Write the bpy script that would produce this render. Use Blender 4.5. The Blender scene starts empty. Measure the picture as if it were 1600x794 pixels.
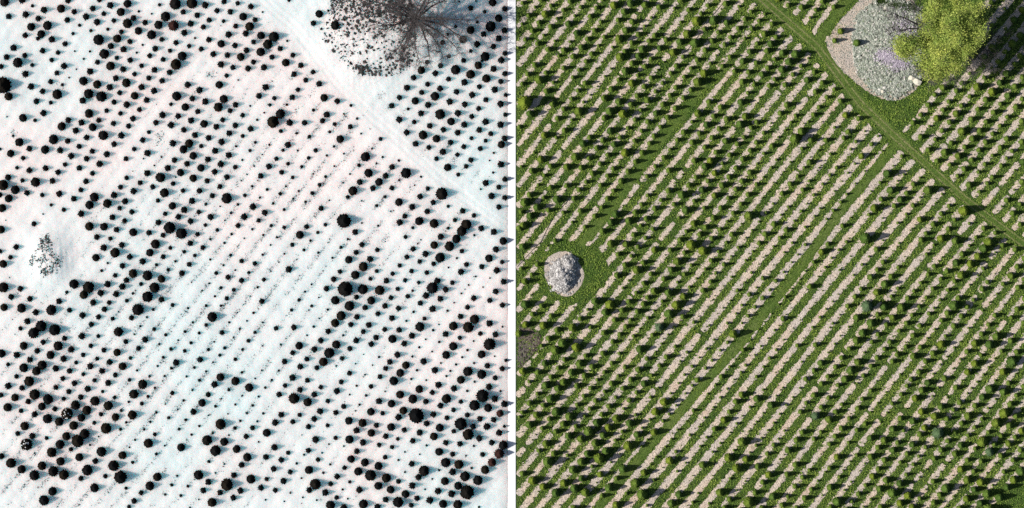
import bpy, math, random
import numpy as np
from mathutils import Vector, Matrix

# ------------------------------------------------------------------ camera, sky, sun, exposure
sc = bpy.context.scene
C = sc.collection
CAM_H = 620.0
cam = bpy.data.cameras.new("camera")
cam.sensor_width = 36.0
cam.lens = 36.0 * CAM_H / 160.0
cam.clip_start = 1.0
cam.clip_end = 5000.0
camo = bpy.data.objects.new("camera", cam)
camo.location = (0, 0, CAM_H)
camo.rotation_euler = (0, 0, 0)
C.objects.link(camo)
sc.camera = camo

SUN_EL = math.radians(35.0)
SUN_TO = math.radians(7.0)          # compass direction the shadows fall towards, from +X
world = bpy.data.worlds.new("World")
sc.world = world
world.use_nodes = True
wn = world.node_tree
for n_ in list(wn.nodes): wn.nodes.remove(n_)
sky = wn.nodes.new("ShaderNodeTexSky")
sky.sky_type = 'NISHITA'
sky.sun_disc = False
sky.sun_elevation = SUN_EL
sky.sun_rotation = math.atan2(-math.cos(SUN_TO), -math.sin(SUN_TO))
sky.air_density = 1.0
sky.dust_density = 1.5
bg = wn.nodes.new("ShaderNodeBackground")
bg.inputs['Strength'].default_value = 0.065
wo = wn.nodes.new("ShaderNodeOutputWorld")
wn.links.new(sky.outputs[0], bg.inputs[0])
wn.links.new(bg.outputs[0], wo.inputs[0])

sl = bpy.data.lights.new("sun", 'SUN')
sl.energy = 5.0
sl.angle = math.radians(0.55)
sl.color = (1.0, 0.95, 0.88)
slo = bpy.data.objects.new("sun", sl)
sd = Vector((math.cos(SUN_TO) * math.cos(SUN_EL), math.sin(SUN_TO) * math.cos(SUN_EL), -math.sin(SUN_EL)))
slo.rotation_euler = sd.to_track_quat('-Z', 'Y').to_euler()
slo.location = (-60, -8, 60)
C.objects.link(slo)

sc.view_settings.view_transform = 'Standard'
sc.view_settings.look = 'None'
sc.view_settings.exposure = 0.18
sc.view_settings.gamma = 1.0
sc.view_settings.use_curve_mapping = False
sc.render.engine = 'CYCLES'
sc.cycles.max_bounces = 6
sc.cycles.diffuse_bounces = 3
sc.cycles.transmission_bounces = 2
sc.cycles.use_denoising = False

rnd = random.Random(7)
rng = np.random.default_rng(11)

# ------------------------------------------------------------------ units: 10 cm of ground per survey unit
def WX(x): return (x - 800.0) * 0.1
def WY(y): return (397.0 - y) * 0.1
OFFX, OFFY = 814.0, 27.0            # the spring plot repeats the winter plot this far to the side

ROWD = {0: (5, [-0.3606, 0.1546, 0.8371, 0.3184, -0.2111, -0.3154, 0.226, 1.6437, -0.0941, -0.7945, -0.374, 1.2667, -1.9516, -2.4617, 0.742, -0.3003, -3.1981, 2.7344, -1.2127, 2.7077, 0.3251]),
        1: (2, [0.2148, 0.4594, 0.42, -0.2281, 0.6198, 0.399]),
        2: (2, [1.1824, -0.0033, -1.007, -2.6677, -1.1664, 1.5166])}
TH = math.radians(51.2); NX, NY, PER = math.sin(TH), math.cos(TH), 20.7
def arr(a): return np.atleast_1d(np.asarray(a, float))
def vrow(b, x, y):
    """row number (whole on a row's centre line) of a point of the winter plot"""
    x = arr(x); y = arr(y)
    d, co = ROWD[b]
    u = (np.clip(x, 0, 790) - 400) / 400; w = (np.clip(y, 0, 790) - 400) / 400
    q = 0
    n = 0
    for i in range(d + 1):
        for j in range(d + 1 - i):
            q = q + co[n] * u ** i * w ** j; n += 1
    return (x * NX + y * NY) / PER - q
def blocks(x, y):
    x = arr(x); y = arr(y)
    b = np.zeros(x.shape, int)
    t = math.radians(51.3)
    b[((x - 196) * math.sin(t) + (y - 218) * math.cos(t) < 0) & (x < 420)] = 1
    b[y < -20 + (x - 400) * 0.82] = 2
    return b
def dseg(x, y, pts):
    """distance to a polyline"""
    x = arr(x); y = arr(y); best = np.full(x.shape, 1e9)
    for (x0, y0), (x1, y1) in zip(pts[:-1], pts[1:]):
        dx, dy = x1 - x0, y1 - y0
        t = np.clip(((x - x0) * dx + (y - y0) * dy) / (dx * dx + dy * dy), 0, 1)
        best = np.minimum(best, np.hypot(x - x0 - t * dx, y - y0 - t * dy))
    return best
def inpoly(x, y, pts):
    x = arr(x); y = arr(y); r = np.zeros(x.shape, bool)
    n = len(pts)
    for i in range(n):
        x0, y0 = pts[i]; x1, y1 = pts[(i + 1) % n]
        c = ((y0 > y) != (y1 > y))
        with np.errstate(divide='ignore', invalid='ignore'):
            xi = (x1 - x0) * (y - y0) / ((y1 - y0) if y1 != y0 else 1e-9) + x0
        r ^= c & (x < xi)
    return r
class Waves:
    """smooth band-limited noise, about -1..1"""
    def __init__(s, seed, size, n=14, spread=0.5):
        r = np.random.default_rng(seed)
        a = r.uniform(0, 2 * np.pi, n); f = 2 * np.pi / size * r.uniform(1 - spread, 1 + spread, n)
        s.kx, s.ky, s.p = f * np.cos(a), f * np.sin(a), r.uniform(0, 2 * np.pi, n)
    def __call__(s, x, y):
        x = arr(x); y = arr(y); o = np.zeros(x.shape)
        for a, b, c in zip(s.kx, s.ky, s.p): o += np.sin(x * a + y * b + c)
        return o / math.sqrt(len(s.kx)) * 0.8

# ------------------------------------------------------------------ materials
def mat(name, rough=0.9):
    m = bpy.data.materials.new(name); m.use_nodes = True
    b = m.node_tree.nodes['Principled BSDF']
    b.inputs['Roughness'].default_value = rough
    b.inputs['Specular IOR Level'].default_value = 0.25
    return m, m.node_tree, b
def ramp(nt, fac, stops):
    r = nt.nodes.new("ShaderNodeValToRGB")
    e = r.color_ramp.elements
    while len(e) < len(stops): e.new(0.5)
    for k, (p, c) in zip(e, stops): k.position = p; k.color = (*c, 1)
    nt.links.new(fac, r.inputs[0]); return r.outputs[0]
def noise(nt, scale, detail=4, rough=0.6, dist=0.0):
    g = nt.nodes.new("ShaderNodeNewGeometry")
    n = nt.nodes.new("ShaderNodeTexNoise")
    n.inputs['Scale'].default_value = scale; n.inputs['Detail'].default_value = detail
    n.inputs['Roughness'].default_value = rough; n.inputs['Distortion'].default_value = dist
    nt.links.new(g.outputs['Position'], n.inputs['Vector'])
    return n.outputs[0]
def mix(nt, f, a, b, mode='MIX'):
    m = nt.nodes.new("ShaderNodeMix"); m.data_type = 'RGBA'; m.blend_type = mode
    for sck, v in ((m.inputs[0], f), (m.inputs[6], a), (m.inputs[7], b)):
        if hasattr(v, 'is_linked') or hasattr(v, 'links'): nt.links.new(v, sck)
        elif isinstance(v, (int, float)): sck.default_value = v
        else: sck.default_value = (*v, 1)
    return m.outputs[2]
def bump(nt, b, h, dist, strength=1.0):
    n = nt.nodes.new("ShaderNodeBump"); n.inputs['Distance'].default_value = dist; n.inputs['Strength'].default_value = strength
    nt.links.new(h, n.inputs['Height']); nt.links.new(n.outputs[0], b.inputs['Normal'])
def island(nt):
    return nt.nodes.new("ShaderNodeNewGeometry").outputs['Random Per Island']
def objrand(nt):
    return nt.nodes.new("ShaderNodeObjectInfo").outputs['Random']

def m_snow():
    m, nt, b = mat('snow', 0.75)
    big = noise(nt, 0.028, 2); col = ramp(nt, big, [(0.36, (0.70, 0.80, 0.81)), (0.64, (0.83, 0.79, 0.78))])
    nt.links.new(col, b.inputs['Base Color'])
    b.inputs['Subsurface Weight'].default_value = 0.93
    b.inputs['Subsurface Radius'].default_value = (0.75, 1.3, 1.45)
    b.inputs['Subsurface Scale'].default_value = 1.9
    fine = noise(nt, 1.6, 5, 0.65)
    bump(nt, b, fine, 0.22, 0.55)
    return m
def m_grass(name, cols, f1=0.35, f2=4.0):
    m, nt, b = mat(name, 0.95)
    a = ramp(nt, noise(nt, f1, 5, 0.65), [(0.32, cols[0]), (0.5, cols[1]), (0.68, cols[2])])
    f = ramp(nt, noise(nt, f2, 4, 0.7), [(0.3, (0.45, 0.45, 0.45)), (0.7, (1.35, 1.35, 1.3))])
    nt.links.new(mix(nt, 1.0, a, f, 'MULTIPLY'), b.inputs['Base Color'])
    bump(nt, b, noise(nt, 6.0, 4, 0.7), 0.15, 1.0)
    return m
def m_blades(name, cols, f1=0.3, transl=0.0):
    m, nt, b = mat(name, 0.8)
    a = ramp(nt, island(nt), [(0.0, cols[0]), (0.5, cols[1]), (1.0, cols[2])])
    f = ramp(nt, noise(nt, f1, 4, 0.6), [(0.3, (0.58, 0.72, 0.62)), (0.7, (1.6, 1.35, 1.2))])
    nt.links.new(mix(nt, 1.0, a, f, 'MULTIPLY'), b.inputs['Base Color'])
    if transl:
        b.inputs['Transmission Weight'].default_value = 0
        t = nt.nodes.new("ShaderNodeBsdfTranslucent"); ms = nt.nodes.new("ShaderNodeMixShader")
        nt.links.new(a, t.inputs[0]); ms.inputs[0].default_value = transl
        out = nt.nodes['Material Output']
        nt.links.new(b.outputs[0], ms.inputs[1]); nt.links.new(t.outputs[0], ms.inputs[2]); nt.links.new(ms.outputs[0], out.inputs[0])
    return m
def m_soil(name='bare_soil', k=1.0):
    m, nt, b = mat(name, 0.97)
    a = ramp(nt, noise(nt, 0.25, 4, 0.6), [(0.3, (0.72*k, 0.56*k, 0.44*k)), (0.45, (0.78*k, 0.66*k, 0.54*k)), (0.58, (0.66*k, 0.58*k, 0.51*k)), (0.72, (0.80*k, 0.71*k, 0.62*k))])
    f = ramp(nt, noise(nt, 3.4, 6, 0.8), [(0.34, (0.36, 0.34, 0.35)), (0.46, (0.92, 0.90, 0.89)), (0.68, (1.15, 1.15, 1.13))])
    r = ramp(nt, noise(nt, 0.42, 3, 0.6, 0.6), [(0.68, (1, 1, 1)), (0.78, (0.86, 0.62, 0.5))])
    c = mix(nt, 1.0, a, f, 'MULTIPLY'); c = mix(nt, 1.0, c, r, 'MULTIPLY')
    nt.links.new(c, b.inputs['Base Color'])
    bump(nt, b, noise(nt, 3.6, 5, 0.75), 0.30, 1.0)
    return m
def m_island(name, stops, rough=0.9, fine=None):
    m, nt, b = mat(name, rough)
    a = ramp(nt, island(nt), stops)
    if fine:
        f = ramp(nt, noise(nt, fine, 3), [(0.3, (0.7, 0.7, 0.7)), (0.7, (1.15, 1.15, 1.15))]); a = mix(nt, 1.0, a, f, 'MULTIPLY')
    nt.links.new(a, b.inputs['Base Color']); return m
def m_needles(name, c0, c1, fscale=3.0, per_obj=True):
    m, nt, b = mat(name, 0.85)
    b.inputs['Specular IOR Level'].default_value = 0.05
    a = ramp(nt, noise(nt, fscale, 3, 0.7), [(0.3, c0), (0.7, c1)])
    if per_obj:
        v = ramp(nt, objrand(nt), [(0.0, (0.55, 0.68, 0.75)), (0.35, (0.85, 0.95, 1.0)), (0.7, (1.1, 1.05, 0.85)), (1.0, (1.45, 1.28, 0.85))]); a = mix(nt, 1.0, a, v, 'MULTIPLY')
    nt.links.new(a, b.inputs['Base Color']); return m

M = dict(
    snow=m_snow(),
    cap=mat('snow_cap', 0.7)[0],
    grass=m_grass('grass_ground', [(0.035, 0.070, 0.014), (0.055, 0.105, 0.02), (0.095, 0.14, 0.035)]),
    lane=m_grass('mown_grass', [(0.075, 0.14, 0.025), (0.11, 0.175, 0.034), (0.16, 0.21, 0.06)], 0.25, 3.0),
    rut=m_grass('worn_grass', [(0.15, 0.19, 0.055), (0.22, 0.235, 0.09), (0.30, 0.28, 0.14)], 0.5, 4.0),
    blades=m_blades('grass_blades', [(0.062, 0.138, 0.022), (0.150, 0.270, 0.040), (0.34, 0.45, 0.12)]),
    soil=m_soil(), sand=m_soil('sandy_soil', 0.86), shadesoil=m_soil('shaded_soil', 0.26),  # the last is soil with shade put into its colour
    winter=m_needles('winter_needles', (0.005, 0.005, 0.005), (0.013, 0.011, 0.011)),
    russet=m_needles('russet_needles', (0.028, 0.012, 0.010), (0.045, 0.020, 0.017), per_obj=False),
    spring=m_needles('spring_needles', (0.058, 0.105, 0.016), (0.150, 0.205, 0.040)),
    bluish=m_needles('blue_needles', (0.050, 0.095, 0.040), (0.115, 0.165, 0.085), per_obj=False),
    bark=m_needles('grey_bark', (0.055, 0.050, 0.050), (0.115, 0.104, 0.104), 4.0, False),
    leaves=m_blades('young_leaves', [(0.22, 0.32, 0.06), (0.33, 0.43, 0.09), (0.48, 0.56, 0.17)], 0.5, 0.25),
    stone=m_island('field_stone', [(0.0, (0.14, 0.15, 0.12)), (0.35, (0.33, 0.37, 0.30)), (0.6, (0.50, 0.51, 0.44)), (0.8, (0.26, 0.31, 0.25)), (0.93, (0.55, 0.52, 0.46)), (1.0, (0.82, 0.78, 0.72))], 0.9, 4.0),
    greystone=m_island('grey_stone', [(0.0, (0.14, 0.135, 0.13)), (0.5, (0.38, 0.365, 0.355)), (0.85, (0.56, 0.54, 0.53)), (1.0, (0.82, 0.80, 0.77))], 0.9, 4.0),
    darkstone=m_island('dark_stone', [(0.0, (0.012, 0.013, 0.012)), (0.6, (0.035, 0.038, 0.035)), (1.0, (0.08, 0.055, 0.055))], 0.9),  # near-black tones for the winter heaps and brush litter
    stubble=m_island('dry_stubble', [(0.0, (0.03, 0.022, 0.022)), (0.6, (0.10, 0.07, 0.07)), (1.0, (0.20, 0.15, 0.15))], 0.9),
    clods=m_island('clods', [(0.0, (0.07, 0.055, 0.05)), (0.35, (0.20, 0.155, 0.13)), (0.6, (0.50, 0.42, 0.35)), (1.0, (0.75, 0.68, 0.60))]),
    lilac=m_island('lilac_petals', [(0.0, (0.22, 0.19, 0.25)), (0.6, (0.46, 0.40, 0.47)), (1.0, (0.64, 0.58, 0.64))], 0.8),
    pale=m_needles('pale_stone', (0.55, 0.50, 0.40), (0.80, 0.76, 0.64), 4.0, False),
    hose=mat('black_hose', 0.5)[0],
)
M['hose'].node_tree.nodes['Principled BSDF'].inputs['Base Color'].default_value = (0.03, 0.03, 0.03, 1)
M['cap'].node_tree.nodes['Principled BSDF'].inputs['Base Color'].default_value = (0.86, 0.87, 0.88, 1)

# ------------------------------------------------------------------ mesh helpers
def mesh_np(name, V, F, m, smooth=False):
    """V (n,3); F (k,3) or (k,4)"""
    me = bpy.data.meshes.new(name)
    V = np.asarray(V, np.float32); F = np.asarray(F, np.int32)
    k = F.shape[1]
    me.vertices.add(len(V)); me.vertices.foreach_set('co', V.ravel())
    me.loops.add(F.size); me.loops.foreach_set('vertex_index', F.ravel())
    me.polygons.add(len(F)); me.polygons.foreach_set('loop_start', np.arange(0, F.size, k, dtype=np.int32))
    try: me.polygons.foreach_set('loop_total', np.full(len(F), k, np.int32))
    except Exception: pass
    me.polygons.foreach_set('use_smooth', np.full(len(F), smooth))
    me.materials.append(m); me.update(calc_edges=True); me.validate()
    return me
def link(name, me, parent=None, kind=None, label=None, cat=None, group=None, loc=None):
    o = bpy.data.objects.new(name, me); C.objects.link(o)
    if parent: o.parent = parent
    if kind: o['kind'] = kind
    if label: o['label'] = label
    if cat: o['category'] = cat
    if group: o['group'] = group
    if loc is not None: o.location = loc
    return o
class MB:
    def __init__(s): s.v = []; s.f = []; s.n = 0
    def add(s, V, F):
        V = np.asarray(V, float); F = np.asarray(F, int)
        s.v.append(V); s.f.append(F + s.n); s.n += len(V)
    def mesh(s, name, m, smooth=False): return mesh_np(name, np.concatenate(s.v), np.concatenate(s.f), m, smooth)
def batch(V0, F0, pos, scale, yaw, tilt=None):
    """many copies of one small shape: arrays of position (n,3), scale (n,) or (n,3), yaw (n,)"""
    V0 = np.asarray(V0, float); F0 = np.asarray(F0, int); n = len(pos)
    s = np.asarray(scale, float); s = s[:, None, None] if s.ndim == 1 else s[:, None, :]
    V = V0[None] * s
    if tilt is not None:
        ct, st = np.cos(tilt)[:, None], np.sin(tilt)[:, None]
        V = np.stack([V[..., 0], V[..., 1] * ct - V[..., 2] * st, V[..., 1] * st + V[..., 2] * ct], -1)
    c, q = np.cos(yaw)[:, None], np.sin(yaw)[:, None]
    V = np.stack([V[..., 0] * c - V[..., 1] * q, V[..., 0] * q + V[..., 1] * c, V[..., 2]], -1) + np.asarray(pos)[:, None, :]
    F = F0[None] + (np.arange(n) * len(V0))[:, None, None]
    return V.reshape(-1, 3), F.reshape(-1, F0.shape[1])
def tube(mb, pts, radii, sides=6):
    pts = [Vector(p) for p in pts]; rings = []
    for i, p in enumerate(pts):
        d = (pts[min(i + 1, len(pts) - 1)] - pts[max(i - 1, 0)])
        d = d.normalized() if d.length > 1e-9 else Vector((0, 0, 1))
        a = d.cross(Vector((0, 0, 1)) if abs(d.z) < 0.9 else Vector((1, 0, 0))).normalized(); b = d.cross(a)
        rings.append([p + (a * math.cos(2 * math.pi * k / sides) + b * math.sin(2 * math.pi * k / sides)) * radii[i] for k in range(sides)])
    V = [v[:] for r in rings for v in r]; F = []
    for i in range(len(pts) - 1):
        for k in range(sides):
            k2 = (k + 1) % sides; A, B, Cc, D = i * sides + k, i * sides + k2, (i + 1) * sides + k2, (i + 1) * sides + k
            F += [(A, B, Cc), (A, Cc, D)]
    n = len(V); V.append(pts[-1][:])
    for k in range(sides): F.append(((len(pts) - 1) * sides + k, (len(pts) - 1) * sides + (k + 1) % sides, n))
    mb.add(V, F)
def rock_shape(seed):
    r = random.Random(seed); g = (1 + 5 ** .5) / 2
    V = [(-1, g, 0), (1, g, 0), (-1, -g, 0), (1, -g, 0), (0, -1, g), (0, 1, g), (0, -1, -g), (0, 1, -g), (g, 0, -1), (g, 0, 1), (-g, 0, -1), (-g, 0, 1)]
    F = [(0, 11, 5), (0, 5, 1), (0, 1, 7), (0, 7, 10), (0, 10, 11), (1, 5, 9), (5, 11, 4), (11, 10, 2), (10, 7, 6), (7, 1, 8), (3, 9, 4), (3, 4, 2), (3, 2, 6), (3, 6, 8), (3, 8, 9), (4, 9, 5), (2, 4, 11), (6, 2, 10), (8, 6, 7), (9, 8, 1)]
    V = [(x * .52 * r.uniform(.7, 1.25), y * .42 * r.uniform(.7, 1.25), z * .33 * r.uniform(.7, 1.2)) for x, y, z in V]
    return V, F

# ------------------------------------------------------------------ shared fields
def lin(pts): return [(float(a), float(b)) for a, b in pts]
LANE = lin([(1130, -55), (1170, -20), (1208, 14), (1275, 72), (1306, 112), (1345, 163), (1400, 215), (1440, 250), (1500, 305), (1560, 352), (1640, 412), (1760, 505)])
BRANCH = lin([(1272, 72), (1303, 27), (1332, -12), (1370, -60)])
WIDE = lin([(1402, 216), (1387, 238), (1318, 322), (1274, 382), (1252, 414), (1206, 472), (1150, 542), (1115, 580), (1041, 666), (1013, 695), (960, 760), (915, 815)])
MOWN = lin([(1100, 128), (1075, 165), (1043, 205), (1010, 247), (975, 300), (948, 335), (905, 385)])
PATCH = lin([(1290, 68), (1303, 45), (1318, 25), (1340, 3), (1352, -14), (1420, -12), (1432, 8), (1446, 30), (1455, 70), (1452, 108), (1440, 128), (1425, 147), (1405, 157), (1385, 157), (1362, 148), (1340, 132), (1318, 113), (1302, 95)])
WEDGE = lin([(1300, 100), (1345, 120), (1385, 157), (1425, 150), (1446, 122), (1470, 95), (1420, -40), (1340, -40), (1560, -60), (1508, 82), (1403, 206), (1385, 205)])
STONES = lin([(1336, 24), (1358, 5), (1385, -8), (1440, 8), (1452, 60), (1450, 108), (1430, 136), (1410, 154), (1386, 156), (1358, 142), (1336, 112), (1329, 62)])
def wild(x, y, big=1.0):
    """True where the spring plot has grass instead of planted rows (winter-plot survey units + offset)"""
    x = arr(x); y = arr(y)
    w = np.where(y < 230, 13.0, 8.5)
    o = dseg(x, y, LANE) < w + 1.5 * N1(x, y)
    o |= dseg(x, y, BRANCH) < 9.5 + 1.5 * N1(x, y)
    o |= dseg(x - 1.2, y - 1.0, WIDE) < 7.6 + 0.6 * N1(x, y)
    o |= dseg(x, y, MOWN) < 8.0 + 1.5 * N1(x, y)
    o |= inpoly(x, y, PATCH) | inpoly(x, y, [(1290, 80), (1345, 165), (1403, 213), (1512, 80), (1540, -30), (1345, -60), (1330, 0)])
    o |= ((x - 893) / 56) ** 2 + ((y - 424) / 50) ** 2 < 1 + 0.15 * N1(x, y)
    o |= inpoly(x, y, [(800, 505), (830, 511), (850, 524), (842, 548), (800, 588)])
    o |= ((x - 1602) / 52) ** 2 + ((y - 800) / 52) ** 2 < 1 + 0.2 * N1(x, y)
    return o
N1 = Waves(1, 22); N2 = Waves(2, 55); N3 = Waves(3, 9); N4 = Waves(4, 120)
N6 = Waves(6, 6.5, 30)
def BASEW(x, y):
    s = (arr(x) - 814) * NX + (arr(y) - 27) * NY      # broader bare soil through the thinly planted middle
    return 4.9 + 1.1 * np.exp(-((s - 590) / 150) ** 2)
def half_width(x, y):
    """half width of a soil strip, 0 where it is overgrown"""
    w = BASEW(x, y) + 0.7 * N3(x, y) + 0.5 * N4(x, y) + 0.6 * N2(x, y)
    gap = (N1(x * 1.3 + 400, y * 1.3) + 0.55 * N3(x + 900, y)) > np.where(BASEW(x, y) > 5.45, 1.8, 1.3)
    return np.where(gap | wild(x, y), 0.0, w)
SHIFT = 0.13                        # the bare soil lies a little to one side of the stems
def row_distance(x, y):
    """distance from the nearest row line, spring-plot coordinates"""
    jx, jy = arr(x) - OFFX, arr(y) - OFFY
    b = blocks(jx, jy); d = np.zeros(jx.shape)
    for k in (0, 1, 2):
        mm = b == k
        v = vrow(k, jx[mm], jy[mm]); v = v + SHIFT; d[mm] = np.abs(v - np.round(v)) * PER
    return d
YG = np.arange(-100, 900, 4.0); ROWX = {}
def solve_x(b, k, y):
    if (b, k) not in ROWX:
        x = (k + 0.0) * PER / NX - YG * NY / NX
        for _ in range(14): x = x - (vrow(b, x, YG) - k) * PER / NX * 0.9
        ROWX[(b, k)] = x
    t = (y - YG[0]) / 4.0; i = min(max(int(t), 0), len(YG) - 2); f = t - i; X = ROWX[(b, k)]
    return float(X[i] * (1 - f) + X[i + 1] * f)

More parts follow.
